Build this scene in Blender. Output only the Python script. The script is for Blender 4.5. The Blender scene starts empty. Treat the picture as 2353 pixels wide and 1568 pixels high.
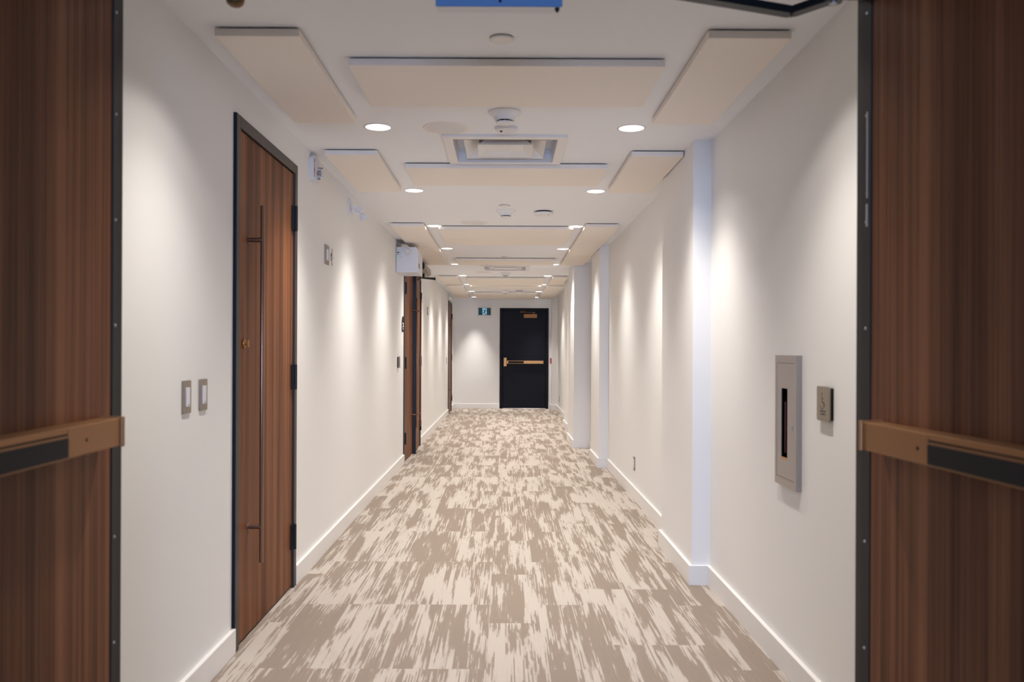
import bpy, bmesh, math
from mathutils import Vector, Matrix

scene = bpy.context.scene
COL = scene.collection
PI = math.pi

# ------------------------------------------------------------------ materials
def srgb(r, g, b):
    def f(c):
        c = c / 255.0
        return c / 12.92 if c <= 0.04045 else ((c + 0.055) / 1.055) ** 2.4
    return (f(r), f(g), f(b), 1.0)

MATS = {}
def mat(name, col, rough=0.6, metal=0.0, spec=0.5, bump=None, emit=None, coat=0.0):
    m = bpy.data.materials.new(name)
    m.use_nodes = True
    nt = m.node_tree
    b = nt.nodes['Principled BSDF']
    b.inputs['Base Color'].default_value = col
    b.inputs['Roughness'].default_value = rough
    b.inputs['Metallic'].default_value = metal
    b.inputs['Specular IOR Level'].default_value = spec
    b.inputs['Coat Weight'].default_value = coat
    if emit:
        b.inputs['Emission Color'].default_value = emit[0]
        b.inputs['Emission Strength'].default_value = emit[1]
    # every material gets a faint surface grain so it is not perfectly flat
    scale, strength = bump if bump else (220.0, 0.02)
    tc = nt.nodes.new('ShaderNodeNewGeometry')
    n = nt.nodes.new('ShaderNodeTexNoise')
    n.inputs['Scale'].default_value = scale
    n.inputs['Detail'].default_value = 2.0
    bp = nt.nodes.new('ShaderNodeBump')
    bp.inputs['Strength'].default_value = strength
    bp.inputs['Distance'].default_value = 0.002
    nt.links.new(tc.outputs['Position'], n.inputs['Vector'])
    nt.links.new(n.outputs['Fac'], bp.inputs['Height'])
    nt.links.new(bp.outputs['Normal'], b.inputs['Normal'])
    MATS[name] = m
    return m

mat('wall_paint', (0.84, 0.83, 0.815, 1), 0.62, bump=(160, 0.05))
mat('dark_lobby_floor', (0.045, 0.043, 0.042, 1), 0.55)  # unseen lobby floor, made dark to cut bounce on the open doors
mat('dark_lobby_shell', (0.10, 0.10, 0.11, 1), 0.7)  # unseen lobby walls and ceiling, darkened so less light bounces onto the doors
mat('ceiling_paint', (0.86, 0.865, 0.89, 1), 0.75, bump=(140, 0.05))
mat('baseboard_paint', (0.84, 0.82, 0.80, 1), 0.40)
mat('panel_fabric', (0.88, 0.81, 0.735, 1), 0.95, spec=0.15, bump=(700, 0.25))
mat('navy_paint', srgb(12, 15, 27), 0.5, spec=0.2)
mat('navy_frame', srgb(9, 10, 17), 0.5, spec=0.2)
mat('bronze_frame', srgb(60, 54, 50), 0.42, 0.3)
mat('black_metal', (0.008, 0.008, 0.009, 1), 0.42, 0.3)
mat('dark_edge', (0.011, 0.011, 0.012, 1), 0.5, 0.0, 0.25)
mat('black_rubber', (0.010, 0.010, 0.011, 1), 0.6, 0.0, 0.2)
mat('old_brass', srgb(104, 76, 44), 0.45, 0.6)
mat('brass', srgb(190, 140, 90), 0.36, 0.9, bump=(300, 0.05))
mat('bronze_bar', srgb(150, 108, 70), 0.48, 0.75, bump=(300, 0.05))
mat('pull_bronze', srgb(138, 110, 94), 0.28, 0.85)
mat('nickel', srgb(150, 140, 128), 0.42, 0.75, bump=(400, 0.08))
mat('steel', srgb(168, 162, 160), 0.38, 0.75, bump=(400, 0.06))
mat('white_plastic', (0.80, 0.79, 0.78, 1), 0.40)
mat('cool_plastic', (0.74, 0.75, 0.80, 1), 0.38)
mat('white_metal', (0.80, 0.78, 0.76, 1), 0.45)
mat('grille_white', (0.82, 0.805, 0.80, 1), 0.7, bump=(1500, 0.6))
mat('beige_trim', (0.82, 0.765, 0.70, 1), 0.6)
mat('white_ink', (0.85, 0.85, 0.85, 1), 0.6)
mat('grey_ink', srgb(90, 78, 72), 0.7)
mat('engraved', srgb(62, 60, 64), 0.7)
mat('red_paint', srgb(170, 18, 34), 0.4)
mat('red_ink', srgb(175, 25, 60), 0.6)
mat('green_led', (0.05, 0.6, 0.12, 1), 0.4, emit=((0.1, 1.0, 0.2, 1), 0.6))
mat('daylight_blue', srgb(78, 112, 150), 0.4)  # bluish daylight reflection put into the bracket front colour
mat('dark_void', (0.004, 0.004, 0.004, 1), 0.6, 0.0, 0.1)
mat('clear_lens', (0.72, 0.72, 0.74, 1), 0.12)
mat('extinguisher_red', srgb(70, 10, 9), 0.4)
mat('yellow_tag', srgb(200, 150, 30), 0.5)
mat('warm_silver', srgb(150, 138, 126), 0.4, 0.5)
mat('sign_green', srgb(2, 52, 50), 0.4, emit=(srgb(0, 62, 60), 0.12))
mat('sign_white', srgb(150, 200, 230), 0.4, emit=(srgb(120, 180, 215), 0.55))
mat('sign_figure', srgb(2, 40, 60), 0.4)
mat('aluminium', srgb(180, 176, 170), 0.35, 0.8)
mat('blue_tape', srgb(15, 19, 36), 0.6, spec=0.2)
mat('lamp_lens', (1, 1, 1, 1), 0.5, emit=((1.0, 0.96, 0.92, 1), 5.0))
MATS['lamp_lens'].cycles.emission_sampling = 'NONE'

def nd(nt, t, **kw):
    n = nt.nodes.new(t)
    for k, v in kw.items():
        if k.startswith('i_'):
            n.inputs[k[2:]].default_value = v
        else:
            setattr(n, k, v)
    return n

def math_node(nt, op, a, b=None, clamp=False):
    n = nt.nodes.new('ShaderNodeMath')
    n.operation = op
    n.use_clamp = clamp
    for i, v in enumerate((a, b)):
        if v is None:
            continue
        if isinstance(v, (int, float)):
            n.inputs[i].default_value = v
        else:
            nt.links.new(v, n.inputs[i])
    return n.outputs[0]

def make_carpet():
    m = bpy.data.materials.new('carpet')
    m.use_nodes = True
    nt = m.node_tree
    L = nt.links.new
    b = nt.nodes['Principled BSDF']
    b.inputs['Roughness'].default_value = 0.95
    b.inputs['Specular IOR Level'].default_value = 0.1
    g = nd(nt, 'ShaderNodeNewGeometry')
    s = nd(nt, 'ShaderNodeSeparateXYZ')
    L(g.outputs['Position'], s.inputs[0])
    x, y = s.outputs[0], s.outputs[1]
    TW, TL = 0.235, 0.857
    col = math_node(nt, 'FLOOR', math_node(nt, 'DIVIDE', math_node(nt, 'ADD', x, 0.07), TW))
    wn = nd(nt, 'ShaderNodeTexWhiteNoise', noise_dimensions='1D')
    L(col, wn.inputs['W'])
    third = math_node(nt, 'DIVIDE', math_node(nt, 'FLOOR', math_node(nt, 'MULTIPLY', wn.outputs['Value'], 2.999)), 3.0)
    row = math_node(nt, 'FLOOR', math_node(nt, 'ADD', math_node(nt, 'DIVIDE', math_node(nt, 'SUBTRACT', y, 3.38), TL), third))
    cmb = nd(nt, 'ShaderNodeCombineXYZ')
    L(col, cmb.inputs[0]); L(row, cmb.inputs[1])
    wt = nd(nt, 'ShaderNodeTexWhiteNoise', noise_dimensions='3D')
    L(cmb.outputs[0], wt.inputs['Vector'])
    off = nd(nt, 'ShaderNodeVectorMath', operation='SCALE')
    L(wt.outputs['Color'], off.inputs[0]); off.inputs['Scale'].default_value = 60.0
    def quant(step):
        return math_node(nt, 'MULTIPLY', math_node(nt, 'FLOOR', math_node(nt, 'DIVIDE', x, step)), step)
    xq = quant(0.0055)
    xc = quant(0.026)
    def noise(xv, sx, sy, detail, rough=0.5, k=1.0):
        p = nd(nt, 'ShaderNodeCombineXYZ')
        L(math_node(nt, 'MULTIPLY', xv, sx), p.inputs[0])
        L(math_node(nt, 'MULTIPLY', y, sy), p.inputs[1])
        ad = nd(nt, 'ShaderNodeVectorMath', operation='ADD')
        L(p.outputs[0], ad.inputs[0]); L(off.outputs[0], ad.inputs[1])
        n = nd(nt, 'ShaderNodeTexNoise')
        n.inputs['Scale'].default_value = k
        n.inputs['Detail'].default_value = detail
        n.inputs['Roughness'].default_value = rough
        L(ad.outputs[0], n.inputs['Vector'])
        return n.outputs['Fac']
    blocks = noise(xc, 12.0, 1.5, 1.0)
    band = noise(xq, 26.0, 2.2, 1.0)
    streak = noise(xq, 170.0, 2.4, 1.0)
    rag = noise(xq, 90.0, 9.0, 2.0)
    def cen(v, k):
        return math_node(nt, 'MULTIPLY', math_node(nt, 'SUBTRACT', v, 0.5), k)
    bias = math_node(nt, 'MULTIPLY', math_node(nt, 'SUBTRACT', wt.outputs['Value'], 0.5), 0.14)
    v = math_node(nt, 'ADD', cen(blocks, 1.0), cen(streak, 0.62))
    v = math_node(nt, 'ADD', v, cen(band, 0.55))
    v = math_node(nt, 'ADD', v, cen(rag, 0.35))
    v = math_node(nt, 'ADD', v, bias)
    v = math_node(nt, 'ADD', v, 0.485)
    ramp = nd(nt, 'ShaderNodeValToRGB')
    e = ramp.color_ramp.elements
    e[0].position = 0.38; e[0].color = (0.285, 0.232, 0.190, 1)
    e[1].position = 0.60; e[1].color = (0.50, 0.445, 0.395, 1)
    k = ramp.color_ramp.elements.new(0.475); k.color = (0.315, 0.258, 0.213, 1)
    k = ramp.color_ramp.elements.new(0.51); k.color = (0.445, 0.39, 0.342, 1)
    L(v, ramp.inputs[0])
    # loop pile mottling
    fine = nd(nt, 'ShaderNodeTexNoise')
    fine.inputs['Scale'].default_value = 260.0
    fine.inputs['Detail'].default_value = 2.0
    L(g.outputs['Position'], fine.inputs['Vector'])
    mr = nd(nt, 'ShaderNodeMapRange')
    mr.inputs['To Min'].default_value = 0.82
    mr.inputs['To Max'].default_value = 1.18
    L(fine.outputs['Fac'], mr.inputs['Value'])
    mx = nd(nt, 'ShaderNodeVectorMath', operation='SCALE')
    L(ramp.outputs[0], mx.inputs[0]); L(mr.outputs[0], mx.inputs['Scale'])
    L(mx.outputs[0], b.inputs['Base Color'])
    bp = nd(nt, 'ShaderNodeBump')
    bp.inputs['Strength'].default_value = 0.4
    bp.inputs['Distance'].default_value = 0.003
    L(fine.outputs['Fac'], bp.inputs['Height'])
    L(bp.outputs['Normal'], b.inputs['Normal'])
    MATS['carpet'] = m
make_carpet()

def make_wood(name, cols, rough=0.42):
    m = bpy.data.materials.new(name)
    m.use_nodes = True
    nt = m.node_tree
    L = nt.links.new
    b = nt.nodes['Principled BSDF']
    b.inputs['Roughness'].default_value = rough
    b.inputs['Specular IOR Level'].default_value = 0.07
    tc = nd(nt, 'ShaderNodeTexCoord')
    def noise(sc, detail, dist=0.0):
        v = nd(nt, 'ShaderNodeVectorMath', operation='MULTIPLY')
        L(tc.outputs['Object'], v.inputs[0]); v.inputs[1].default_value = sc
        n = nd(nt, 'ShaderNodeTexNoise')
        n.inputs['Scale'].default_value = 1.0
        n.inputs['Detail'].default_value = detail
        n.inputs['Distortion'].default_value = dist
        L(v.outputs[0], n.inputs['Vector'])
        return n.outputs['Fac']
    a = noise((12, 12, 0.28), 2.5, 0.3)
    c = noise((70, 70, 0.5), 3.0, 0.2)
    d = noise((320, 320, 4.0), 2.0)
    v = math_node(nt, 'ADD', math_node(nt, 'MULTIPLY', a, 0.5), math_node(nt, 'MULTIPLY', c, 0.38))
    v = math_node(nt, 'ADD', v, math_node(nt, 'MULTIPLY', d, 0.12))
    r = nd(nt, 'ShaderNodeValToRGB')
    e = r.color_ramp.elements
    e[0].position = 0.37; e[0].color = cols[0]
    e[1].position = 0.63; e[1].color = cols[2]
    k = e.new(0.5); k.color = cols[1]
    L(v, r.inputs[0])
    L(r.outputs[0], b.inputs['Base Color'])
    MATS[name] = m
make_wood('walnut', (srgb(70, 40, 26), srgb(114, 71, 47), srgb(152, 100, 67)))

# ------------------------------------------------------------------ mesh builder
class MB:
    def __init__(self):
        self.bm = bmesh.new()
    def box(self, x0, x1, y0, y1, z0, z1, bev=0.0, seg=2, rot=None, piv=None):
        bm = bmesh.new()
        bmesh.ops.create_cube(bm, size=1.0)
        for v in bm.verts:
            v.co = Vector(((x0 + x1) / 2 + v.co.x * (x1 - x0), (y0 + y1) / 2 + v.co.y * (y1 - y0),
                           (z0 + z1) / 2 + v.co.z * (z1 - z0)))
        if bev > 0:
            bmesh.ops.bevel(bm, geom=list(bm.edges), offset=bev, segments=seg, profile=0.5, affect='EDGES')
        if rot is not None:
            p = Vector(piv) if piv else Vector(((x0 + x1) / 2, (y0 + y1) / 2, (z0 + z1) / 2))
            bmesh.ops.rotate(bm, verts=bm.verts, cent=p, matrix=rot)
        self._merge(bm)
        return self
    def _merge(self, bm):
        me = bpy.data.meshes.new('tmp')
        bm.to_mesh(me)
        bm.free()
        self.bm.from_mesh(me)
        bpy.data.meshes.remove(me)
    def cyl(self, p0, p1, r0, r1=None, n=24, bev=0.0):
        p0, p1 = Vector(p0), Vector(p1)
        r1 = r0 if r1 is None else r1
        d = p1 - p0
        bm = bmesh.new()
        bmesh.ops.create_cone(bm, cap_ends=True, segments=n, radius1=r0, radius2=r1, depth=d.length)
        if bev > 0:
            es = [e for e in bm.edges if len(e.link_faces) == 2 and any(len(f.verts) > 4 for f in e.link_faces)]
            bmesh.ops.bevel(bm, geom=es, offset=bev, segments=2, profile=0.5, affect='EDGES')
        q = Vector((0, 0, 1)).rotation_difference(d.normalized())
        M = Matrix.Translation((p0 + p1) / 2) @ q.to_matrix().to_4x4()
        bm.transform(M)
        self._merge(bm)
        return self
    def lathe(self, prof, c=(0, 0, 0), n=40, M=None):
        """prof: list of (r, z); revolved about z."""
        bm = bmesh.new()
        rings = []
        for r, z in prof:
            if r < 1e-6:
                rings.append([bm.verts.new((0, 0, z))])
            else:
                rings.append([bm.verts.new((r * math.cos(2 * PI * i / n), r * math.sin(2 * PI * i / n), z)) for i in range(n)])
        for a, b in zip(rings, rings[1:]):
            for i in range(n):
                j = (i + 1) % n
                if len(a) == 1 and len(b) == 1:
                    continue
                if len(a) == 1:
                    bm.faces.new((a[0], b[j], b[i]))
                elif len(b) == 1:
                    bm.faces.new((a[i], a[j], b[0]))
                else:
                    bm.faces.new((a[i], a[j], b[j], b[i]))
        bmesh.ops.recalc_face_normals(bm, faces=bm.faces)
        if M is not None:
            bm.transform(M)
        bm.transform(Matrix.Translation(c))
        self._merge(bm)
        return self
    def prism(self, pts, O, U, V, W, depth):
        """2-D polygon pts extruded by depth along W from origin O with axes U, V."""
        O, U, V, W = Vector(O), Vector(U), Vector(V), Vector(W)
        bm = bmesh.new()
        a = [bm.verts.new(O + U * p[0] + V * p[1]) for p in pts]
        b = [bm.verts.new(O + U * p[0] + V * p[1] + W * depth) for p in pts]
        bm.faces.new(a)
        bm.faces.new(list(reversed(b)))
        k = len(pts)
        for i in range(k):
            j = (i + 1) % k
            bm.faces.new((a[j], a[i], b[i], b[j]))
        bmesh.ops.recalc_face_normals(bm, faces=bm.faces)
        self._merge(bm)
        return self
    def quadstrip(self, loops):
        """closed square loops joined one after another (list of lists of 4+ points)."""
        bm = bmesh.new()
        R = [[bm.verts.new(p) for p in lp] for lp in loops]
        for a, b in zip(R, R[1:]):
            k = len(a)
            for i in range(k):
                j = (i + 1) % k
                bm.faces.new((a[i], a[j], b[j], b[i]))
        self._merge(bm)
        return self
    def face(self, pts):
        bm = bmesh.new()
        bm.faces.new([bm.verts.new(p) for p in pts])
        self._merge(bm)
        return self
    def build(self, name, material, parent=None, smooth=False):
        me = bpy.data.meshes.new(name)
        self.bm.to_mesh(me)
        self.bm.free()
        me.materials.append(MATS[material])
        o = bpy.data.objects.new(name, me)
        COL.objects.link(o)
        if parent:
            o.parent = parent
        if smooth:
            for p in me.polygons:
                p.use_smooth = True
            me.set_sharp_from_angle(angle=math.radians(35))
        return o

def rrect(w, h, r, n=5):
    pts = []
    for cx, cy, a0 in ((w / 2 - r, h / 2 - r, 0), (-w / 2 + r, h / 2 - r, 90), (-w / 2 + r, -h / 2 + r, 180), (w / 2 - r, -h / 2 + r, 270)):
        for i in range(n + 1):
            a = math.radians(a0 + 90 * i / n)
            pts.append((cx + r * math.cos(a), cy + r * math.sin(a)))
    return pts

def tag(o, label, cat, group=None, kind=None):
    o['label'] = label
    o['category'] = cat
    if group:
        o['group'] = group
    if kind:
        o['kind'] = kind
    return o

def root(name, loc, label, cat, group=None, kind=None, rz=0.0):
    o = bpy.data.objects.new(name, None)
    o.empty_display_size = 0.05
    o.location = loc
    o.rotation_euler = (0, 0, rz)
    COL.objects.link(o)
    return tag(o, label, cat, group, kind)

def copy_tree(o, parent=None):
    c = o.copy()
    COL.objects.link(c)
    if parent:
        c.parent = parent
    for ch in list(o.children):
        copy_tree(ch, c)
    return c

def text_mesh(s, size, material, name, parent, M, depth=0.0008, align='CENTER'):
    cu = bpy.data.curves.new(name, 'FONT')
    cu.body = s
    cu.size = size
    cu.align_x = align
    cu.align_y = 'CENTER'
    cu.extrude = depth
    t = bpy.data.objects.new(name + '_src', cu)
    COL.objects.link(t)
    dg = bpy.context.evaluated_depsgraph_get()
    me = bpy.data.meshes.new_from_object(t.evaluated_get(dg))
    bpy.data.objects.remove(t)
    me.transform(M)
    me.materials.clear()
    me.materials.append(MATS[material])
    o = bpy.data.objects.new(name, me)
    COL.objects.link(o)
    o.parent = parent
    return o

# ------------------------------------------------------------------ setting
XL, XR, YE, H = -1.136, 1.12, 18.55, 2.42      # left face, right face, end face, ceiling height
Y0 = 2.215                                      # corridor starts at the near door frame

f = MB().box(-1.4, 1.4, 2.18, YE + 0.15, -0.12, 0.0).build('floor', 'carpet')
tag(f, 'carpet floor of taupe and cream streaked planks running down the corridor', 'floor', kind='structure')
DIFF = ((4.853, -0.006), (11.80, -0.006))
c = MB()
HO = 0.286
yp = 2.30
for yd, xd in DIFF:
    c.box(-1.4, 1.4, yp, yd - HO, H, H + 0.12)
    c.box(-1.4, xd - HO, yd - HO, yd + HO, H, H + 0.12).box(xd + HO, 1.4, yd - HO, yd + HO, H, H + 0.12)
    yp = yd + HO
c.box(-1.4, 1.4, yp, YE + 0.15, H, H + 0.12)
c = c.build('ceiling', 'ceiling_paint')
tag(c, 'flat white painted ceiling over the corridor', 'ceiling', kind='structure')

wl = MB()
for a, b in ((Y0, 3.555), (4.56, 9.485), (11.295, 16.835), (17.84, YE + 0.15)):
    wl.box(XL - 0.16, XL, a, b, 0, H)
for a, b in ((3.555, 4.56), (9.485, 11.295), (16.835, 17.84)):
    wl.box(XL - 0.16, XL, a, b, 2.245, H)
w = wl.build('wall_left', 'wall_paint')
tag(w, 'white painted corridor wall holding the walnut doors', 'wall', kind='structure')

COLS = ((4.625, 5.53, 1.022), (9.215, 10.08, 1.022), (11.095, 12.1, 0.898), (13.505, 14.38, 0.997), (18.27, YE, 1.005))
wr = MB().box(XR, XR + 0.18, Y0, YE + 0.15, 0, H)
for a, b, x in COLS:
    wr.box(x, XR + 0.01, a, b, 0, H)
w = wr.build('wall_right', 'wall_paint')
tag(w, 'white painted corridor wall stepping out in shallow pilasters', 'wall', kind='structure')

wf = MB().box(XL - 0.16, -0.107, YE, YE + 0.15, 0, H).box(0.93, XR + 0.18, YE, YE + 0.15, 0, H).box(-0.107, 0.93, YE, YE + 0.15, 2.185, H)
w = wf.build('wall_far', 'wall_paint')
tag(w, 'white end wall of the corridor around the navy door', 'wall', kind='structure')

BH, BT = 0.105, 0.018
bl = MB()
for a, b in ((Y0 + 0.005, 3.54), (4.575, 9.47), (11.31, 16.82), (17.855, YE)):
    bl.box(XL, XL + BT, a, b, 0, BH, 0.002, 1)
tag(bl.build('baseboard_left', 'baseboard_paint'), 'white baseboard along the wall with the walnut doors', 'baseboard', kind='structure')
br = MB()
prev = Y0 + 0.005
for a, b, x in COLS:
    br.box(XR - BT, XR, prev, a - BT, 0, BH)
    far = b + BT if b < YE else YE
    br.prism([(XR, a - BT), (XR, a), (x, a), (x, far - BT if b < YE else far), (x - BT, far if b < YE else far), (x - BT, a - BT)] if b >= YE else
             [(XR, a - BT), (XR, a), (x, a), (x, b), (XR, b), (XR, far), (x - BT, far), (x - BT, a - BT)],
             (0, 0, 0), (1, 0, 0), (0, 1, 0), (0, 0, 1), BH)
    prev = far
tag(br.build('baseboard_right', 'baseboard_paint'), 'white baseboard wrapping the pilasters', 'baseboard', kind='structure')
bf = MB().box(XL + BT, -0.122, YE - BT, YE, 0, BH, 0.002, 1).box(0.945, 1.005 - BT, YE - BT, YE, 0, BH, 0.002, 1)
tag(bf.build('baseboard_far', 'baseboard_paint'), 'white baseboard along the end wall beside the navy door', 'baseboard', kind='structure')

lf = MB().box(-2.9, 2.9, -5.2, 2.18, -0.12, 0.0).build('floor_lobby', 'dark_lobby_floor')
tag(lf, 'unseen lobby floor made dark to cut bounce on the open double doors', 'floor', kind='structure')
# unseen lobby behind the camera, kept dark; window added to carry the daylight
LW = 2.75
lob = MB().box(-LW - 0.15, -1.06, 2.18, Y0, 0, 2.9).box(0.975, LW + 0.15, 2.18, Y0, 0, 2.9).box(-1.06, 0.975, 2.18, 2.30, 2.28, 2.9)
tag(lob.build('wall_near', 'dark_lobby_shell'), 'lobby side of the wall around the open double doors', 'wall', kind='structure')
lob = MB().box(-LW - 0.15, -LW, -5.0, 2.18, 0, 2.9).box(LW, LW + 0.15, -5.0, 2.18, 0, 2.9)
tag(lob.build('wall_lobby', 'dark_lobby_shell'), 'unseen lobby side walls made dark grey to cut bounce on the doors', 'wall', kind='structure')
lob = MB().box(-1.1, 1.1, -5.15, -5.0, 0, 0.5).box(-1.1, 1.1, -5.15, -5.0, 2.4, 2.9)
lob.box(-LW - 0.15, -1.1, -5.15, -5.0, 0, 2.9).box(1.1, LW + 0.15, -5.15, -5.0, 0, 2.9)
tag(lob.build('wall_back', 'dark_lobby_shell'), 'lobby wall with the wide window facing the corridor', 'wall', kind='structure')
lob = MB().box(-LW - 0.15, LW + 0.15, -5.15, 2.30, 2.9, 3.0)
tag(lob.build('ceiling_lobby', 'dark_lobby_shell'), 'lobby ceiling in front of the double doors', 'ceiling', kind='structure')
wfm = MB()  # window frame added out of view, opening sized for the daylight
for x in (-1.1, -0.025, 1.05):
    wfm.box(x, x + 0.05, -5.12, -5.04, 0.5, 2.4)
wfm.box(-1.1, 1.1, -5.12, -5.04, 0.5, 0.55).box(-1.1, 1.1, -5.12, -5.04, 2.35, 2.4)
tag(wfm.build('added_window_1', 'black_metal'), 'dark framed window added in the unseen lobby wall for daylight', 'window', kind='structure')

# ------------------------------------------------------------------ near frame (head and jambs of the open pair)
fr = MB()
fr.box(-1.06, -1.0, 2.184, Y0, 0, 2.28, 0.002, 1).box(0.9155, 0.975, 2.177, Y0, 0, 2.28, 0.002, 1)
fr.box(-1.0, 0.9155, 2.18, 2.30, 2.225, 2.28, 0.002, 1)
tag(fr.build('trim_1', 'dark_edge'), 'dark metal frame around the opened near double doors', 'door frame', kind='structure')

# ------------------------------------------------------------------ foreground doors
def near_door(name, hx, hy, s, a, label, seam, groove, screw, pad, z0, bar_gap, hinge_w):
    """leaf hinged at (hx, hy), swung 90 degrees towards the camera; s=+1: the corridor centre lies at +x"""
    r = root(name, (hx, hy, 0), label, 'door', kind='structure', rz=math.radians(a))
    def bx(m, x0, x1, *rest, **k):
        x0, x1 = sorted((s * x0, s * x1))
        return m.box(x0, x1, *rest, **k)
    W = 0.93
    leaf = MB()
    bx(leaf, -0.045, 0.0, -W, -hinge_w, 0.012, 2.212, bev=0.001, seg=1)
    lf = leaf.build('leaf', 'walnut', r)
    hg = MB()
    bx(hg, -0.047, 0.003, -hinge_w, -0.001, 0.012, 2.212, bev=0.001, seg=1)
    hg.build('continuous_hinge', 'dark_edge', r)
    yS = -hinge_w * 0.5
    for zz in (2.13, 1.87, 1.60, 1.33, 0.79, 0.52, 0.25):
        MB().cyl((s * 0.002, yS, zz), (s * 0.0055, yS, zz), 0.0048, 0.003, 12).build('screw', 'steel', r)
    # push bar
    g = bar_gap
    bar = MB()
    bx(bar, 0.0005, 0.055, -0.80, -g - 0.012, z0, z0 + 0.068, bev=0.003)
    b = bar.build('push_bar', 'bronze_bar', r)
    cap = MB()
    bx(cap, 0.0005, 0.061, -g - 0.014, -g, z0 - 0.003, z0 + 0.071, bev=0.003)
    cap.build('end_cap', 'bronze_bar', b)
    gr = MB()
    bx(gr, 0.0545, 0.0556, -0.795, -g - groove, z0 + 0.051, z0 + 0.055)
    gr.build('groove', 'dark_void', b)
    pl = MB()
    bx(pl, 0.0545, 0.0562, -g - pad, -g - seam, z0 + 0.003, z0 + 0.0655, bev=0.0005, seg=1)
    pl.build('cover_plate', 'bronze_bar', b)
    pd = MB()
    bx(pd, 0.050, 0.0585, -0.79, -g - pad, z0 + 0.004, z0 + 0.046, bev=0.002)
    pd.build('touch_pad', 'black_rubber', b)
    MB().cyl((s * 0.0555, -g - screw, z0 + 0.033), (s * 0.0568, -g - screw, z0 + 0.033), 0.0042, n=14).build('screw_head', 'dark_void', b)
    return r

near_door('door_1', -1.0, 2.182, 1, 1.75, 'open walnut door on the switch plate side with a bronze push bar',
          0.124, 0.173, 0.195, 0.281, 1.033, 0.091, 0.031)
d2 = near_door('door_2', 0.9155, 2.175, -1, 2.7, 'open walnut door on the extinguisher cabinet side with a bronze push bar',
          0.182, 0.236, 0.265, 0.305, 1.033, 0.105, 0.047)
lab = MB().box(-0.0045, -0.0025, -0.031, -0.026, 1.66, 1.878).box(-0.0045, -0.0025, -0.031, -0.024, 1.588, 1.645)
lab.build('rating_label', 'aluminium', d2)
# door closer at the top of the second door: body above the picture, bent arm dipping into it
cb = MB().box(-0.15, -0.002, -0.40, -0.07, 2.14, 2.20, 0.004).build('closer_body', 'black_metal', d2)
arm = MB()
def bar_between(m, p, q, w, t):
    p, q = Vector(p), Vector(q)
    d = q - p
    ang = math.atan2(d.y, d.x)
    c = (p + q) / 2
    m.box(c.x - d.length / 2, c.x + d.length / 2, c.y - w / 2, c.y + w / 2, c.z - t / 2, c.z + t / 2, 0.002, 1,
          rot=Matrix.Rotation(ang, 3, 'Z'))
E = (-0.192, -0.007, 2.135)
P = (-0.124, -0.098, 2.135)
bar_between(arm, E, P, 0.032, 0.020)
bar_between(arm, E, (-0.57, -0.123, 2.135), 0.034, 0.020)
arm.cyl((E[0], E[1], 2.126), (E[0], E[1], 2.146), 0.013, n=16)
arm.build('closer_arm', 'black_metal', d2)
pv = MB().cyl((P[0], P[1], 2.123), (P[0], P[1], 2.15), 0.022, n=18).build('pivot', 'black_metal', d2)
MB().cyl((P[0], P[1], 2.1195), (P[0], P[1], 2.124), 0.010, n=14).build('pivot_screw', 'steel', pv)

# fittings under the frame head
r = root('strike_bracket', (-0.020, 2.218, 2.225), 'metal bracket under the near door frame head, front coloured with blue daylight reflection', 'bracket')
MB().box(-0.164, 0.164, -0.022, -0.0195, -0.064, 0.0, 0.001, 1).build('front_plate', 'daylight_blue', r)  # camera-facing plate carries the reflected daylight as its blue
MB().box(-0.162, 0.162, -0.0195, 0.021, -0.064, -0.001, 0.001, 1).build('body', 'white_metal', r)
MB().cyl((0.003, -0.0235, -0.05), (0.003, -0.0215, -0.05), 0.004, n=12).build('screw', 'dark_void', r)
MB().cyl((0.151, -0.012, -0.064), (0.151, -0.012, -0.069), 0.006, n=14).cyl((0.151, -0.012, -0.069), (0.151, -0.012, -0.076), 0.006, 0.001, n=14).build('bumper', 'black_rubber', r)
r = root('door_stop', (-0.707, 2.21, 2.225), 'small rounded brass stop under the near door frame head', 'door stop')
MB().lathe([(0, -0.062), (0.014, -0.060), (0.021, -0.054), (0.0235, -0.045), (0.0235, -0.02)], n=28).build('knob', 'old_brass', r, True)
MB().lathe([(0.0, -0.021), (0.012, -0.021), (0.012, -0.004), (0.02, -0.004), (0.02, 0.0), (0, 0.0)], n=24).build('stem', 'brass', r, True)

# ------------------------------------------------------------------ walnut doors in the left wall (local x = out of the wall)
def pull_handle(parent, y, x0=0.002):
    m = MB()
    m.cyl((x0 + 0.06, y, 0.33), (x0 + 0.06, y, 1.905), 0.0095, n=20, bev=0.001)
    for z in (0.487, 1.754):
        m.cyl((x0, y, z), (x0 + 0.06, y, z), 0.0105, n=18)
        m.cyl((x0, y, z), (x0 + 0.003, y, z), 0.014, n=18)
    return m.build('pull_handle', 'pull_bronze', parent, True)

def hinges(parent, y):
    for z in (0.275, 1.125, 1.968):
        MB().cyl((0.020, y, z - 0.066), (0.020, y, z + 0.066), 0.009, n=16).box(0.003, 0.016, y - 0.028, y + 0.028, z - 0.066, z + 0.066).build('hinge', 'black_metal', parent)

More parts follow.
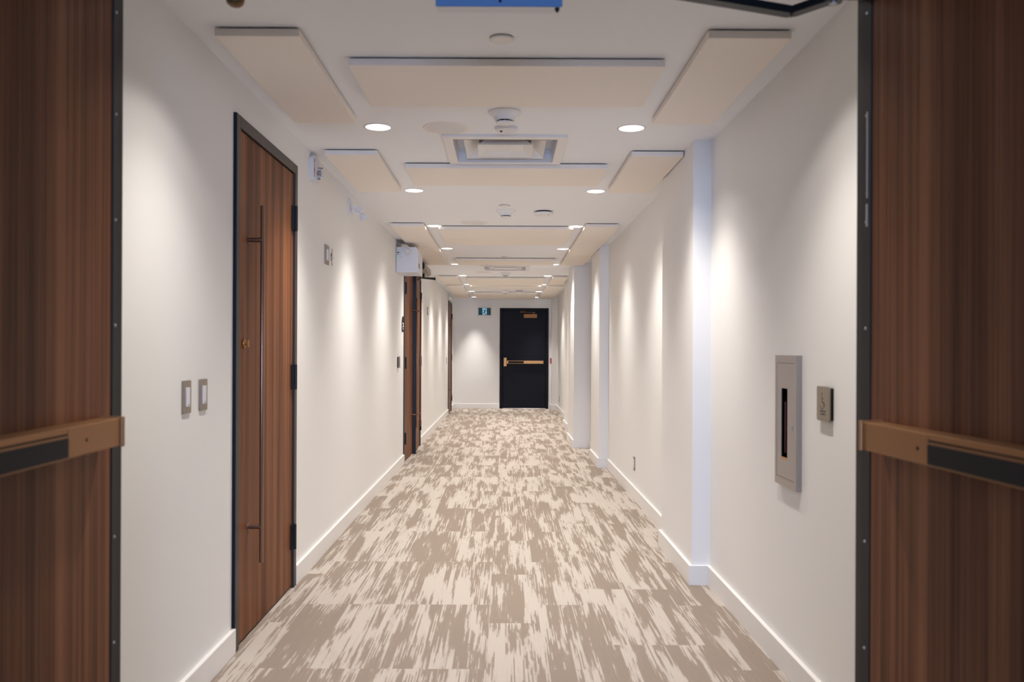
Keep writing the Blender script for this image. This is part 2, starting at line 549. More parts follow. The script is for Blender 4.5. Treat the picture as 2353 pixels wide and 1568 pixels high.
def frame_mesh(w, top, fl=0.05):
    m = MB()
    m.box(0, 0.014, 0, fl, 0, top, 0.0015, 1).box(0, 0.014, w - fl, w, 0, top, 0.0015, 1).box(0, 0.014, fl, w - fl, top - fl, top, 0.0015, 1)
    m.box(-0.12, 0, 0.016, fl - 0.001, 0, top - 0.016).box(-0.12, 0, w - fl + 0.001, w - 0.016, 0, top - 0.016)
    m.box(-0.12, 0, fl - 0.001, w - fl + 0.001, top - fl + 0.001, top - 0.016)
    # stop behind the leaf
    m.box(-0.065, -0.046, fl - 0.001, fl + 0.014, 0, top - fl).box(-0.065, -0.046, w - fl - 0.014, w - fl + 0.001, 0, top - fl)
    m.box(-0.065, -0.046, fl, w - fl, top - fl - 0.014, top - fl + 0.001)
    return m

def single_door(name, y0, label):
    r = root(name, (XL, y0, 0), label, 'door', kind='structure')
    Wd = 1.035
    frame_mesh(Wd, 2.26).build('door_frame', 'bronze_frame', r)
    leaf = MB().box(-0.043, 0.002, 0.053, Wd - 0.053, 0.012, 2.207, 0.001, 1).build('leaf', 'walnut', r)
    MB().box(-0.036, -0.004, 0.053, Wd - 0.053, 0.002, 0.012).build('door_sweep', 'black_rubber', r)
    pull_handle(r, 0.208)
    hinges(r, Wd - 0.058)
    db = MB().cyl((0.002, 0.135, 1.295), (0.010, 0.135, 1.295), 0.019, n=24, bev=0.002).cyl((0.010, 0.135, 1.295), (0.020, 0.135, 1.295), 0.008, n=16)
    db.box(0.018, 0.026, 0.129, 0.141, 1.280, 1.312, 0.002, 1)
    db.build('deadbolt', 'brass', r, True)
    MB().box(-0.008, -0.0005, 0.0505, 0.0525, 1.21, 1.35).build('strike_plate', 'black_metal', r)
    return r

d3 = single_door('door_3', 3.54, 'walnut door with a tall bar pull standing nearest along the wall')
MB().box(0.0, 0.012, -0.005, 0.0, 0.107, 2.259).build('caulk_edge', 'blue_tape', d3)
single_door('door_5', 16.82, 'walnut door seen edge-on beside the end wall')

r = root('door_4', (XL, 9.47, 0), 'pair of walnut doors under the battery light, one leaf slightly ajar', 'door', kind='structure')
WD = 1.84
frame_mesh(WD, 2.26).build('door_frame', 'bronze_frame', r)
la = MB().box(-0.043, 0.002, 0.053, 0.9135, 0.012, 2.207, 0.001, 1).build('leaf', 'walnut', r)
pull_handle(la, 0.9135 - 0.085)
hinges(la, 0.058)
MB().box(-0.040, 0.004, 0.9135, 0.9185, 0.012, 2.207).build('edge_strip', 'black_metal', la)
# second leaf, ajar: pivots on its far stile
lb = MB().box(-0.043, 0.002, -0.8635, 0.0, 0.012, 2.207, 0.001, 1).build('leaf', 'walnut', r)
lb.location = (0.0, WD - 0.053, 0)
lb.rotation_euler = (0, 0, math.radians(2.2))
pull_handle(lb, -0.8635 + 0.085)
hinges(lb, -0.004)
MB().box(-0.046, 0.012, -0.8695, -0.8635, 0.004, 2.207, 0.001, 1).box(-0.02, 0.02, -0.874, -0.862, 0.003, 0.016).build('edge_strip', 'black_metal', lb)
MB().box(-0.036, -0.004, 0.053, 0.9135, 0.002, 0.012).build('door_sweep', 'black_rubber', r)

# operator over the ajar leaf
r = root('door_operator', (XL, 10.30, 2.235), 'grey door operator box with a black arm over the ajar walnut leaf', 'door closer')
prof = [(0.0, 0.0), (0.118, 0.0), (0.151, 0.035), (0.151, 0.085), (0.135, 0.11), (0.0, 0.11)]
MB().prism(prof, (0.0, 0.02, 0), (1, 0, 0), (0, 0, 1), (0, 1, 0), 0.86).build('housing', 'warm_silver', r)
MB().prism(prof, (0.0, 0.0, 0), (1, 0, 0), (0, 0, 1), (0, 1, 0), 0.02).build('end_cap', 'black_metal', r)
MB().prism(prof, (0.0, 0.88, 0), (1, 0, 0), (0, 0, 1), (0, 1, 0), 0.012).build('end_cap', 'black_metal', r)
a = MB()
a.cyl((0.10, 0.42, -0.055), (0.10, 0.42, 0.002), 0.014, n=16)
bar_between(a, (0.10, 0.42, -0.052), (0.235, 0.46, -0.052), 0.030, 0.016)
bar_between(a, (0.235, 0.46, -0.066), (0.075, 0.24, -0.066), 0.024, 0.014)
a.cyl((0.235, 0.46, -0.075), (0.235, 0.46, -0.042), 0.015, n=16)
a.build('arm', 'black_metal', r)
MB().box(0.0425, 0.085, 0.205, 0.275, -0.10, -0.072, 0.003, 1).build('shoe', 'pull_bronze', r)

# ------------------------------------------------------------------ navy door
r = root('door_6', (0, YE, 0), 'navy blue door with a brass panic bar at the corridor end', 'door', kind='structure')
m = MB()
m.box(-0.122, -0.062, -0.016, 0, 0, 2.20, 0.0015, 1).box(0.885, 0.945, -0.016, 0, 0, 2.20, 0.0015, 1).box(-0.062, 0.885, -0.016, 0, 2.14, 2.20, 0.0015, 1)
m.box(-0.104, -0.062, 0, 0.13, 0, 2.182).box(0.885, 0.927, 0, 0.13, 0, 2.182).box(-0.062, 0.885, 0, 0.13, 2.14, 2.182)
m.box(-0.062, -0.048, 0.066, 0.085, 0, 2.14).box(0.871, 0.885, 0.066, 0.085, 0, 2.14).box(-0.062, 0.885, 0.066, 0.085, 2.125, 2.14)
m.build('door_frame', 'navy_frame', r)
MB().box(-0.058, 0.881, 0.018, 0.063, 0.012, 2.136, 0.001, 1).build('leaf', 'navy_paint', r)
MB().box(-0.060, 0.883, 0.010, 0.075, 0, 0.010, 0.002, 1).build('threshold', 'aluminium', r)
pb = MB().box(0.035, 0.83, -0.037, 0.018, 0.985, 1.05, 0.003).build('push_bar', 'brass', r)
MB().box(0.066, 0.405, -0.0405, -0.03, 0.992, 1.041, 0.002).build('touch_pad', 'black_rubber', pb)
MB().box(-0.035, 0.033, -0.047, 0.018, 0.925, 1.117, 0.006).build('latch_head', 'brass', pb)
MB().box(0.818, 0.834, -0.041, 0.018, 0.981, 1.054, 0.003).build('end_cap', 'brass', pb)
MB().box(0.585, 0.59, -0.0378, -0.03, 0.985, 1.05).build('seam', 'pull_bronze', pb)
cl = MB().box(0.40, 0.69, -0.04, 0.018, 1.984, 2.069, 0.004).build('closer', 'bronze_bar', r)
ar = MB()
ar.cyl((0.62, -0.01, 2.069), (0.62, -0.01, 2.112), 0.010, n=14)
bar_between(ar, (0.65, -0.01, 2.106), (0.34, -0.10, 2.106), 0.018, 0.008)
bar_between(ar, (0.34, -0.10, 2.116), (0.44, -0.016, 2.150), 0.018, 0.008)
ar.cyl((0.34, -0.10, 2.098), (0.34, -0.10, 2.124), 0.013, n=14)
ar.box(0.61, 0.645, -0.022, 0.002, 2.094, 2.116, 0.003, 1)
ar.build('closer_arm', 'bronze_bar', cl)

# ------------------------------------------------------------------ exit sign
r = root('exit_sign', (-0.454, YE, 2.118), 'green running figure exit sign on the end wall beside the navy door', 'exit sign')
MB().box(-0.152, 0.152, -0.045, 0, -0.098, 0.098, 0.004).build('housing', 'white_plastic', r)
MB().box(-0.137, 0.137, -0.047, -0.044, -0.078, 0.083).build('face_panel', 'sign_green', r)
MB().box(-0.048, 0.046, -0.0478, -0.0465, -0.066, 0.074).build('doorway_symbol', 'sign_white', r)
fg = MB()
def limb(m, p, q, w):
    p, q = Vector(p), Vector(q)
    d = (q - p).normalized()
    n = Vector((-d.y, d.x)) * w / 2
    m.prism([tuple(p + n), tuple(q + n), tuple(q - n), tuple(p - n)], (0, -0.0478, 0), (1, 0, 0), (0, 0, 1), (0, -1, 0), 0.0006)
fg.cyl((0.016, -0.0478, 0.052), (0.016, -0.0485, 0.052), 0.011, n=16)
limb(fg, (0.010, 0.034), (-0.008, -0.014), 0.024)
limb(fg, (0.010, 0.032), (-0.020, 0.034), 0.011)
limb(fg, (-0.018, 0.036), (-0.038, 0.012), 0.011)
limb(fg, (0.008, 0.030), (0.026, 0.010), 0.011)
limb(fg, (0.024, 0.012), (0.044, 0.002), 0.010)
limb(fg, (-0.006, -0.010), (-0.014, -0.036), 0.015)
limb(fg, (-0.010, -0.034), (-0.052, -0.038), 0.014)
limb(fg, (-0.002, -0.008), (0.016, -0.036), 0.016)
limb(fg, (0.014, -0.032), (0.024, -0.066), 0.014)
fg.build('running_figure', 'sign_figure', r)
MB().cyl((-0.148, -0.04, -0.104), (-0.148, -0.04, -0.098), 0.006, n=12).build('test_button', 'grey_ink', r)

# ------------------------------------------------------------------ left wall devices (local x = out of the wall, y = along)
XA, YA, ZA = (1, 0, 0), (0, 1, 0), (0, 0, 1)
def plate_prism(m, w, h, r, x0, t, yc=0, zc=0):
    return m.prism(rrect(w, h, r), (x0, yc, zc), YA, ZA, XA, t)

def switch_plate(y, z, label, pw=0.074, ph=0.117, mark=True):
    r = root('light_switch', (XL, y, z), label, 'switch', 'wall switch plates beside the walnut doors')
    plate_prism(MB(), pw, ph, 0.004, 0, 0.007).build('cover_plate', 'nickel', r)
    plate_prism(MB(), pw * 0.45, ph * 0.58, 0.002, 0.006, 0.0045).build('rocker', 'cool_plastic', r)
    if mark:
        MB().cyl((0.010, 0.004, -0.029), (0.0112, 0.004, -0.029), 0.003, n=10).build('indicator', 'dark_void', r)
    return r
switch_plate(3.016, 1.10, 'nickel rocker switch plate closer to the open near walnut door')
switch_plate(3.182, 1.10, 'nickel rocker switch plate closer to the walnut bar-pull door')
s = switch_plate(5.37, 1.872, 'nickel wall plate high up beside the running figure notice', 0.115, 0.122, False)
switch_plate(12.37, 1.842, 'pale wall plate high up beyond the ajar double doors', 0.115, 0.118, False)
switch_plate(16.38, 1.07, 'pale switch plate just before the last walnut door', 0.074, 0.117, False)

r = root('notice', (XL, 5.525, 1.868), 'clear notice with a dark running figure next to the high wall plate', 'sign')
plate_prism(MB(), 0.115, 0.128, 0.003, 0, 0.002).build('plate', 'white_plastic', r)
n = MB()
def limb2(m, p, q, w, x=0.002):
    p, q = Vector(p), Vector(q)
    d = (q - p).normalized()
    nn = Vector((-d.y, d.x)) * w / 2
    m.prism([tuple(p + nn), tuple(q + nn), tuple(q - nn), tuple(p - nn)], (x, 0, 0), YA, ZA, XA, 0.0006)
limb2(n, (0.012, 0.045), (0.012, 0.015), 0.016)
limb2(n, (0.010, 0.018), (-0.022, 0.024), 0.012)
limb2(n, (-0.020, 0.026), (-0.012, -0.018), 0.016)
limb2(n, (0.012, 0.016), (0.034, -0.004), 0.012)
limb2(n, (-0.022, -0.012), (0.004, -0.012), 0.010)
limb2(n, (0.000, -0.010), (0.012, -0.040), 0.014)
limb2(n, (0.010, -0.036), (0.030, -0.046), 0.010)
n.cyl((0.002, 0.018, 0.055), (0.0026, 0.018, 0.055), 0.008, n=14)
n.build('figure', 'grey_ink', r)

# fire strobe
r = root('fire_strobe', (XL, 4.985, 2.327), 'white fire alarm strobe with red lettering on the wall past the bar-pull door', 'fire alarm')
plate_prism(MB(), 0.175, 0.152, 0.035, 0, 0.022).build('back_plate', 'cool_plastic', r)
for i, ch in enumerate('FIRE'):
    M = Matrix.Translation((0.0225, -0.050, 0.040 - 0.026 * i)) @ Matrix(((0, 0, 1, 0), (1, 0, 0, 0), (0, 1, 0, 0), (0, 0, 0, 1)))
    text_mesh(ch, 0.036, 'red_ink', 'letter', r, M)
MB().prism([(-0.032, 0), (0.032, 0), (0.022, 0.026), (-0.022, 0.026)], (0.022, 0.035, -0.014), ZA, XA, YA, 0.03).build('flash_lens', 'clear_lens', r)
MB().cyl((0.022, 0.024, -0.014), (0.044, 0.024, -0.014), 0.010, 0.016, n=16).cyl((0.022, 0.03, -0.047), (0.04, 0.03, -0.047), 0.005, n=10).cyl((0.022, 0.05, 0.02), (0.05, 0.05, 0.02), 0.005, n=10).build('reflector', 'steel', r)

# remote emergency heads
def lamp_head(parent, c, d, rad=0.030, name='lamp_head'):
    d = Vector(d).normalized()
    q = Vector((0, 0, 1)).rotation_difference(d).to_matrix().to_4x4()
    k = rad / 0.030
    h = MB().lathe([(0, -0.030 * k), (0.012 * k, -0.028 * k), (0.022 * k, -0.018 * k), (0.028 * k, 0.0), (0.030 * k, 0.018 * k), (0.030 * k, 0.026 * k), (0.025 * k, 0.026 * k), (0.022 * k, 0.016 * k)],
                   c, 28, q).build(name, 'cool_plastic', parent, True)
    MB().lathe([(0.0, 0.016 * k), (0.0225 * k, 0.0165 * k)], c, 24, q).lathe([(0, 0.019 * k), (0.006 * k, 0.022 * k), (0.010 * k, 0.019 * k)], c, 16, q).build('lens', 'beige_trim', h)
    return h
r = root('emergency_light', (XL, 6.14, 2.304), 'twin headed white emergency light on a round wall plate', 'emergency light')
Mx = Matrix(((0, 0, 1, 0), (1, 0, 0, 0), (0, 1, 0, 0), (0, 0, 0, 1)))
MB().lathe([(0, 0), (0.066, 0), (0.066, 0.006), (0.060, 0.012), (0.03, 0.016), (0, 0.017)], (0, 0, 0), 36, Mx).build('wall_plate', 'cool_plastic', r, True)
MB().cyl((0.012, 0, -0.005), (0.060, 0.0, -0.008), 0.008, n=14).cyl((0.055, -0.03, -0.012), (0.055, 0.09, -0.02), 0.007, n=14).build('bracket', 'cool_plastic', r, True)
lamp_head(r, (0.068, -0.030, -0.022), (0.10, -1.0, -0.22), 0.031)
lamp_head(r, (0.085, 0.11, -0.050), (0.45, 0.1, -0.9), 0.028)

# emergency light above the last door
r = root('emergency_light', (XL, 16.55, 2.33), 'small white emergency light just above the last walnut door', 'emergency light')
MB().lathe([(0, 0), (0.066, 0), (0.066, 0.006), (0.060, 0.012), (0.03, 0.016), (0, 0.017)], (0, 0, 0), 28, Mx).build('wall_plate', 'white_plastic', r, True)
MB().cyl((0.012, 0, -0.005), (0.055, 0.0, -0.008), 0.008, n=12).cyl((0.05, -0.05, -0.012), (0.05, 0.07, -0.012), 0.007, n=12).build('bracket', 'white_plastic', r)
lamp_head(r, (0.06, -0.05, -0.03), (0.2, -0.7, -0.6), 0.028)
lamp_head(r, (0.06, 0.075, -0.03), (0.3, 0.6, -0.7), 0.028)

# battery unit
r = root('battery_unit', (XL, 8.79, 2.077), 'white emergency battery box high on the wall over the double doors', 'emergency light')
pr = [(0, 0), (0.225, 0), (0.225, 0.215), (0.205, 0.262), (0, 0.262)]
MB().prism(pr, (0.004, 0, 0), XA, ZA, YA, 0.46).build('cabinet', 'cool_plastic', r)
MB().box(0, 0.004, 0.01, 0.45, 0.004, 0.258).build('back_plate', 'dark_edge', r)
MB().cyl((0.022, -0.002, 0.204), (0.022, 0.001, 0.204), 0.0075, n=14).cyl((0.020, -0.002, 0.184), (0.020, 0.001, 0.184), 0.004, n=10).build('test_button', 'dark_void', r)
MB().cyl((0.020, -0.002, 0.162), (0.020, 0.001, 0.162), 0.0045, n=10).build('status_light', 'green_led', r)
for xa, xb, za in ((0.034, 0.048, 0.203), (0.034, 0.050, 0.183), (0.034, 0.050, 0.161), (0.146, 0.158, 0.036)):
    MB().box(xa, xb, -0.0006, 0.001, za, za + 0.003).build('printed_mark', 'grey_ink', r)
MB().box(0.2288, 0.2296, 0.03, 0.19, 0.05, 0.10).build('side_label', 'nickel', r)
MB().cyl((0.135, -0.008, 0.25), (0.130, -0.03, 0.225), 0.016, n=14).build('swivel', 'cool_plastic', r)
lamp_head(r, (0.128, -0.034, 0.214), (-0.12, -0.9, -0.35), 0.030)
lamp_head(r, (0.128, 0.30, 0.245), (0.5, 0.3, 0.4), 0.026)

# push button by the double doors, washroom sign
def push_plate(name, loc, label, s=1):
    r = root(name, loc, label, 'push button')
    MB().prism(rrect(0.106, 0.112, 0.006), (0, 0, 0), YA, ZA, (s, 0, 0), 0.012).build('back_box', 'dark_edge', r)
    MB().prism(rrect(0.115, 0.12, 0.009), (s * 0.012, 0, 0), YA, ZA, (s, 0, 0), 0.005).build('push_plate', 'nickel', r)
    e = MB()
    x = s * 0.017
    # wheelchair symbol as engraved strokes plus two engraved lines
    def ln(p, q, w):
        p, q = Vector(p), Vector(q)
        d = (q - p).normalized()
        nn = Vector((-d.y, d.x)) * w / 2
        e.prism([tuple(p + nn), tuple(q + nn), tuple(q - nn), tuple(p - nn)], (x, 0, 0), YA, ZA, (s, 0, 0), 0.0004)
    k = 1
    ln((0.010 * k, 0.038), (0.010 * k, 0.030), 0.007)
    ln((0.010 * k, 0.027), (0.008 * k, 0.006), 0.004)
    ln((0.010 * k, 0.018), (-0.004 * k, 0.017), 0.003)
    ln((0.008 * k, 0.006), (-0.010 * k, 0.004), 0.004)
    ln((-0.010 * k, 0.004), (-0.016 * k, -0.010), 0.004)
    for i in range(7):
        a0, a1 = math.radians(100 + 28 * i), math.radians(100 + 28 * (i + 1))
        ln((0.006 * k + 0.015 * math.sin(a0) * -k * -1, -0.004 + 0.015 * math.cos(a0)), (0.006 * k + 0.015 * math.sin(a1), -0.004 + 0.015 * math.cos(a1)), 0.0028)
    ln((-0.026, -0.026), (0.026, -0.026), 0.005)
    ln((-0.022, -0.036), (0.022, -0.036), 0.005)
    e.build('symbol', 'engraved', r)
    return r
push_plate('push_button', (XL, 8.98, 1.142), 'square metal push plate on the wall just before the double doors')
push_plate('push_button', (XR, 2.945, 1.09), 'square metal push plate beside the open door near the extinguisher cabinet', -1)

r = root('washroom_sign', (XL, 9.375, 1.475), 'black arched washroom sign with white figures beside the double doors', 'sign')
arch = [(-0.08, 0), (0.08, 0), (0.08, 0.085)] + [(0.08 * math.cos(a), 0.085 + 0.085 * math.sin(a)) for a in [PI * i / 14 for i in range(1, 14)]] + [(-0.08, 0.085)]
MB().prism(arch, (0, 0, 0), YA, ZA, XA, 0.006).build('plate', 'black_rubber', r)
sg = MB()
for (cy, cz, hw, hh) in ((-0.028, 0.088, 0.022, 0.010), (0.030, 0.088, 0.022, 0.010), (-0.030, 0.045, 0.012, 0.018), (0.030, 0.062, 0.028, 0.010), (0.030, 0.030, 0.012, 0.012)):
    sg.box(0.006, 0.0068, cy - hw, cy + hw, cz - hh, cz + hh)
sg.build('symbols', 'white_ink', r)

# ------------------------------------------------------------------ right wall devices
r = root('extinguisher_cabinet', (XR, 3.325, 0.741), 'tall brushed steel fire extinguisher cabinet with a slit window', 'cabinet')
T = 0.022
w2, hh = 0.125, 0.515
body = MB()
# frame ring around the door, door with slot, dark recess
def ring(m, y0, y1, z0, z1, yi0, yi1, zi0, zi1, xa, xb):
    m.box(xa, xb, y0, yi0, z0, z1).box(xa, xb, yi1, y1, z0, z1).box(xa, xb, yi0, yi1, z0, zi0).box(xa, xb, yi0, yi1, zi1, z1)
ring(body, -w2, w2, 0, hh, -0.105, 0.105, 0.032, hh - 0.030, -T, 0)
body.build('body', 'steel', r)
dr = MB()
ring(dr, -0.1035, 0.1035, 0.0335, hh - 0.0315, -0.0225, 0.050, 0.105, 0.385, -T + 0.001, -0.0185)
cd = dr.build('door', 'steel', r)
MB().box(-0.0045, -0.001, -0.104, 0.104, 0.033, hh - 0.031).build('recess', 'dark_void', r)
MB().cyl((-0.009, 0.034, 0.13), (-0.009, 0.034, 0.33), 0.004, n=12).build('extinguisher', 'extinguisher_red', r)
MB().box(-0.0095, -0.0055, -0.014, -0.005, 0.13, 0.175).build('tag', 'yellow_tag', r)
MB().box(-0.0205, -0.0175, -0.0224, 0.0499, 0.1052, 0.114).build('slot_lip', 'brass', cd)
lt = MB()
ring(lt, -0.088, -0.055, 0.225, 0.252, -0.085, -0.058, 0.228, 0.249, -T - 0.0006, -T + 0.002)
lt.box(-T - 0.0015, -T + 0.002, -0.080, -0.063, 0.231, 0.240)
lt.build('latch', 'aluminium', cd)

r = root('outlet', (XR, 7.32, 0.30), 'nickel electrical outlet low on the wall past the first pilaster', 'outlet', 'outlets low on the pilaster wall')
MB().prism(rrect(0.074, 0.118, 0.004), (0, 0, 0), YA, ZA, (-1, 0, 0), 0.006).build('cover_plate', 'nickel', r)
MB().prism(rrect(0.034, 0.068, 0.003), (-0.006, 0, 0), YA, ZA, (-1, 0, 0), 0.003).build('socket', 'white_plastic', r)
for ya, za in ((-0.008, 0.012), (0.005, 0.012), (-0.008, -0.022), (0.005, -0.022)):
    MB().box(-0.0094, -0.0085, ya, ya + 0.003, za, za + 0.010).build('slot', 'dark_void', r)
q = copy_tree(r)
q.location = (XR, 17.5, 0.28)
q['label'] = 'tiny electrical outlet low on the wall close to the navy door'

r = root('pull_station', (1.005, 18.42, 1.05), 'red fire alarm pull station seen edge-on beside the navy door', 'fire alarm')
MB().prism(rrect(0.082, 0.122, 0.006), (0, 0, 0), YA, ZA, (-1, 0, 0), 0.03).build('body', 'red_paint', r)
MB().box(-0.038, -0.03, -0.028, 0.028, -0.01, 0.012, 0.002, 1).build('pull_handle', 'white_plastic', r)

# ------------------------------------------------------------------ ceiling things
ORD = ['first', 'second', 'third', 'fourth', 'fifth', 'sixth', 'seventh', 'eighth', 'ninth', 'tenth', 'eleventh', 'twelfth']
PT, PG = 0.029, 0.006
def panel(x0, x1, y0, y1, label, group):
    zb = H - PG - PT
    r = root('ceiling_panel', ((x0 + x1) / 2, (y0 + y1) / 2, zb), label, 'acoustic panel', group)
    hx, hy = (x1 - x0) / 2, (y1 - y0) / 2
    MB().box(-hx, hx, -hy, hy, 0, PT, 0.003, 2).build('fabric_panel', 'panel_fabric', r)
    MB().box(-hx + 0.02, hx - 0.02, -hy + 0.02, hy - 0.02, PT, PT + PG).build('mounting_rail', 'grey_ink', r)
SIDE = ((3.02, 4.17), (4.855, 5.985), (7.64, 8.785), (8.79, 9.935), (9.94, 11.09), (13.0, 14.4), (14.8, 15.94), (15.945, 17.085), (17.09, 18.235))
for i, (a, b) in enumerate(SIDE):
    panel(-1.04, -0.738, a, b, 'narrow cream ceiling panel over the walnut door wall, %s from the camera' % ORD[i], 'narrow panels along the walnut door wall')
    xo = 0.965 if i == 5 else 1.015
    if i == 4:
        b = 11.075
    panel(0.718, xo, a, b, 'narrow cream ceiling panel over the pilaster wall, %s from the camera' % ORD[i], 'narrow panels along the pilaster wall')
CEN = ((3.325, 3.88), (5.195, 5.74), (7.81, 8.378), (8.384, 8.955), (10.52, 11.09), (13.25, 13.87), (13.876, 14.5), (14.79, 15.38), (16.65, 17.25), (17.256, 17.85), (17.856, 18.45))
for i, (a, b) in enumerate(CEN):
    panel(-0.62, 0.622, a, b, 'wide cream ceiling panel across the corridor middle, %s from the camera' % ORD[i], 'wide panels across the corridor')

# downlights
LY = [2.69] + [2.64 + 1.73 * k for k in range(1, 10)]
SPOT_W, SPOT_N = 6.9, 122.0
def downlight_proto():
    r = root('downlight', (0, 0, H), '', 'ceiling light', 'recessed downlights in pairs')
    MB().lathe([(0.0625, -0.001), (0.064, -0.004), (0.072, -0.004), (0.077, -0.001), (0.077, 0.0)], n=48).build('trim_ring', 'white_metal', r, True)
    MB().lathe([(0.0, -0.0018), (0.0635, -0.0018), (0.0635, 0.0)], n=48).build('lens', 'lamp_lens', r)
    for nm, ang, bl, wt in (('wide_beam', 118, 0.30, SPOT_W), ('core_beam', 100, 1.0, SPOT_N)):
        ld = bpy.data.lights.new(nm, 'SPOT')
        ld.energy = wt
        ld.spot_size = math.radians(ang)
        ld.spot_blend = bl
        ld.shadow_soft_size = 0.045
        ld.color = (1.0, 0.94, 0.875)
        lo = bpy.data.objects.new(nm, ld)
        COL.objects.link(lo)
        lo.parent = r
        lo.location = (0, 0, -0.012)
    return r
proto = downlight_proto()
for k, y in enumerate(LY):
    for x, side in ((-0.66, 'walnut door'), (0.645, 'pilaster')):
        o = copy_tree(proto) if k < 9 or x < 0 else proto
        o.location = (x, y, H)
        if k in (0, 9):
            for ch in o.children:
                if ch.type == 'LIGHT':
                    ch.data = ch.data.copy()
                    wide = ch.name.startswith('wide')
                    if k == 0:
                        ch.data.energy = SPOT_W * 1.75 if wide else SPOT_N * 0.70
                    else:
                        ch.data.energy = SPOT_W * 0.1 if wide else SPOT_N * 1.75
                        ch.data.spot_size = ch.data.spot_size if wide else math.radians(56)
        if k == 0:
            o['label'] = 'recessed downlight on the %s side just inside the open double doors' % side
        else:
            o['label'] = 'round recessed downlight on the %s side, %s visible pair from the camera' % (side, ORD[k - 1])

# sprinkler cover discs
def sprinkler(y, x, label):
    r = root('sprinkler_cover', (x, y, H), label, 'sprinkler', 'concealed sprinkler covers')
    MB().lathe([(0, -0.010), (0.040, -0.010), (0.044, -0.007), (0.044, -0.004), (0.030, -0.003), (0.030, 0), (0, 0)], n=36).build('disc', 'white_metal', r, True)
for y, x, l in ((3.12, -0.018, 'flat white sprinkler disc ahead of the first wide ceiling panel'),
                (6.72, -0.01, 'flat white sprinkler disc just ahead of the funnel shaped detector'),
                (10.40, -0.005, 'flat sprinkler disc just before the fifth wide ceiling panel'),
                (14.60, 0.0, 'flat sprinkler disc between the seventh and eighth wide panels'),
                (16.12, 0.0, 'flat sprinkler disc ahead of the farthest smoke detector')):
    sprinkler(y, x, l)

def smoke(y, x, label, k=1.0):
    r = root('smoke_detector', (x, y, H), label, 'smoke detector', 'funnel shaped smoke detectors')
    MB().lathe([(0, 0), (0.080 * k, 0), (0.081 * k, -0.004), (0.076 * k, -0.010), (0.055 * k, -0.024), (0.052 * k, -0.028), (0.046 * k, -0.043), (0, -0.043)], n=44).build('base', 'white_plastic', r, True)
    MB().lathe([(0.0, -0.043), (0.034 * k, -0.043), (0.034 * k, -0.050), (0, -0.050)], n=36).build('vent_ring', 'dark_void', r)
    fins = MB()
    for i in range(8):
        a = 2 * PI * i / 8 + PI / 8 + PI / 2 - PI / 8
        fins.box(-0.036 * k, 0.036 * k, -0.002, 0.002, -0.050, -0.043, rot=Matrix.Rotation(a, 3, 'Z'), piv=(0, 0, 0))
    fins.build('fins', 'white_plastic', r)
    MB().lathe([(0, -0.050), (0.042 * k, -0.050), (0.042 * k, -0.054), (0.034 * k, -0.059), (0.012 * k, -0.061), (0, -0.061)], n=36).build('cap', 'white_plastic', r, True)
smoke(4.09, -0.008, 'funnel shaped smoke detector right behind the first wide ceiling panel')
smoke(6.97, 0.0, 'funnel shaped smoke detector beside the disc shaped alarm')
smoke(12.55, 0.0, 'smoke detector behind the farther square air diffuser')
smoke(16.44, 0.0, 'faint smoke detector just before the last wide ceiling panels')

def alarm_disc(y, x, label, rad=0.078, h=0.032):
    r = root('carbon_monoxide_alarm', (x, y, H), label, 'alarm', 'round disc alarms on the ceiling')
    MB().lathe([(0, 0), (rad * 0.80, 0), (rad * 0.82, -h * 0.35), (0, -h * 0.35)], n=36).build('mounting_base', 'dark_edge', r)
    MB().lathe([(0, -h * 0.35), (rad * 0.97, -h * 0.35), (rad, -h * 0.45), (rad, -h * 0.75), (rad * 0.9, -h * 0.95), (rad * 0.5, -h), (0, -h)], n=40).build('body', 'white_plastic', r, True)
    MB().cyl((rad * 0.5, -0.02, -h - 0.0015), (rad * 0.5, -0.02, -h + 0.003), 0.005, n=10).build('button', 'grey_ink', r)
alarm_disc(7.0, 0.311, 'white disc shaped alarm on the ceiling beside the funnel shaped detector')
alarm_disc(16.35, 0.27, 'white disc shaped alarm far off on the ceiling before the end wall', 0.078, 0.03)

r = root('occupancy_sensor', (0.0, 4.38, H), 'flat white sensor with a dark dot between detector and square diffuser', 'sensor')
MB().lathe([(0, 0), (0.059, 0), (0.059, -0.006), (0.054, -0.014), (0.035, -0.019), (0, -0.021)], n=40).build('body', 'cool_plastic', r, True)
MB().cyl((-0.026, -0.012, -0.0235), (-0.026, -0.012, -0.015), 0.0065, n=14).build('eye', 'dark_void', r)

def speaker(y, x, label):
    r = root('ceiling_speaker', (x, y, H), label, 'speaker', 'round flush ceiling speakers')
    MB().lathe([(0.094, -0.0045), (0.100, -0.006), (0.114, -0.005), (0.119, -0.001), (0.119, 0)], n=56).build('rim', 'beige_trim', r, True)
    MB().lathe([(0, -0.0055), (0.06, -0.0052), (0.0955, -0.004)], n=56).build('grille', 'grille_white', r, True)
speaker(4.38, -0.311, 'round flush ceiling speaker beside the first pair of visible downlights')
speaker(7.62, -0.284, 'round flush ceiling speaker just before the third wide panel')
speaker(12.46, -0.322, 'faint round speaker beside the smoke detector past the farther diffuser')
speaker(15.85, 0.27, 'faint round speaker far off on the pilaster side of the middle')

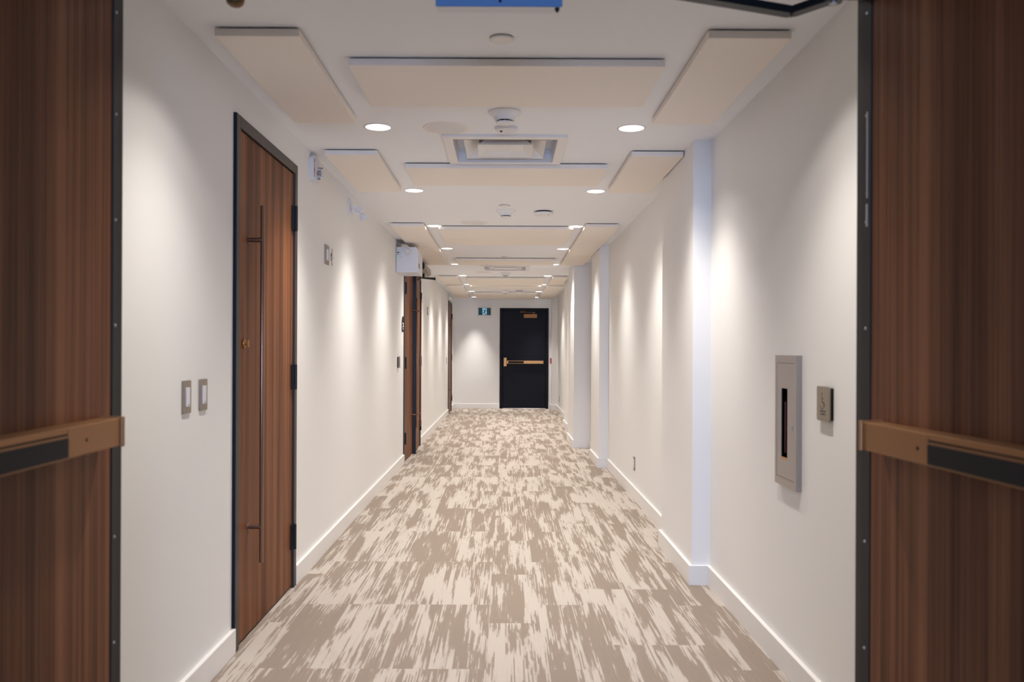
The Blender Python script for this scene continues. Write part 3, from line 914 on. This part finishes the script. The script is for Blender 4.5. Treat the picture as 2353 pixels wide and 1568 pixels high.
def diffuser(y, x, label):
    r = root('air_diffuser', (x, y, H), label, 'air vent', 'square air diffusers')
    def sq(h, z):
        return [(-h, -h, z), (h, -h, z), (h, h, z), (-h, h, z)]
    MB().quadstrip([sq(0.335, 0), sq(0.335, -0.012), sq(0.289, -0.014), sq(0.284, -0.010), sq(0.2845, 0.02)]).build('border', 'white_metal', r)
    MB().quadstrip([sq(0.2845, 0.02), sq(0.279, 0.07), sq(0.27, 0.075)]).face(sq(0.27, 0.075)).build('throat', 'cool_plastic', r)
    MB().quadstrip([sq(0.150, 0.060), sq(0.165, 0.052), sq(0.222, 0.004), sq(0.226, -0.001), sq(0.224, 0.004), sq(0.155, 0.066)]).build('middle_cone', 'white_metal', r)
    MB().quadstrip([sq(0.153, 0.066), sq(0.05, 0.070)]).face(sq(0.05, 0.070)).build('inner_void', 'grey_ink', r)
    MB().quadstrip([sq(0.080, 0.060), sq(0.150, -0.006), sq(0.153, -0.010), sq(0.150, -0.010), sq(0.105, 0.016)]).face(sq(0.105, 0.016)).build('inner_cone', 'white_metal', r)
for yd, xd in DIFF:
    if yd < 6:
        diffuser(yd, xd, 'square white air diffuser touching the second wide ceiling panel')
    else:
        diffuser(yd, xd, 'square air diffuser farther off, past the fifth wide ceiling panel')

# ------------------------------------------------------------------ daylight
w = bpy.data.worlds.new('World')
scene.world = w
w.use_nodes = True
nt = w.node_tree
bg = nt.nodes['Background']
sky = nt.nodes.new('ShaderNodeTexSky')
sky.sky_type = 'HOSEK_WILKIE'
sky.turbidity = 4.0
sky.sun_direction = Vector((0.3, 0.8, 0.6)).normalized()
nt.links.new(sky.outputs[0], bg.inputs['Color'])
bg.inputs['Strength'].default_value = 0.6
al = bpy.data.lights.new('window_daylight', 'AREA')  # area light in the added window, standing for daylight behind the camera
al.shape = 'RECTANGLE'
al.size, al.size_y = 2.1, 1.8
al.energy = 370.0
al.color = (0.42, 0.60, 1.0)
ao = bpy.data.objects.new('window_daylight', al)
ao.location = (0, -4.98, 1.45)
ao.rotation_euler = Vector((0, 1, 0)).to_track_quat('-Z', 'Y').to_euler()
COL.objects.link(ao)

# ------------------------------------------------------------------ camera
cam = bpy.data.cameras.new('camera')
co = bpy.data.objects.new('camera', cam)
COL.objects.link(co)
co.location = (0, 0, 1.27)
co.rotation_euler = (PI / 2, -0.0043, 0)
cam.sensor_width = 36.0
cam.lens = 1950.0 / 2353.0 * 36.0
cam.shift_x = 15.5 / 2353.0
cam.shift_y = 22.0 / 2353.0
cam.clip_start = 0.05
cam.dof.use_dof = True
cam.dof.focus_distance = 7.5
cam.dof.aperture_fstop = 3.5
scene.camera = co

vs = scene.view_settings
vs.view_transform = 'Standard'
vs.look = 'None'
vs.gamma = 1.0
vs.exposure = 0.0
vs.use_curve_mapping = False
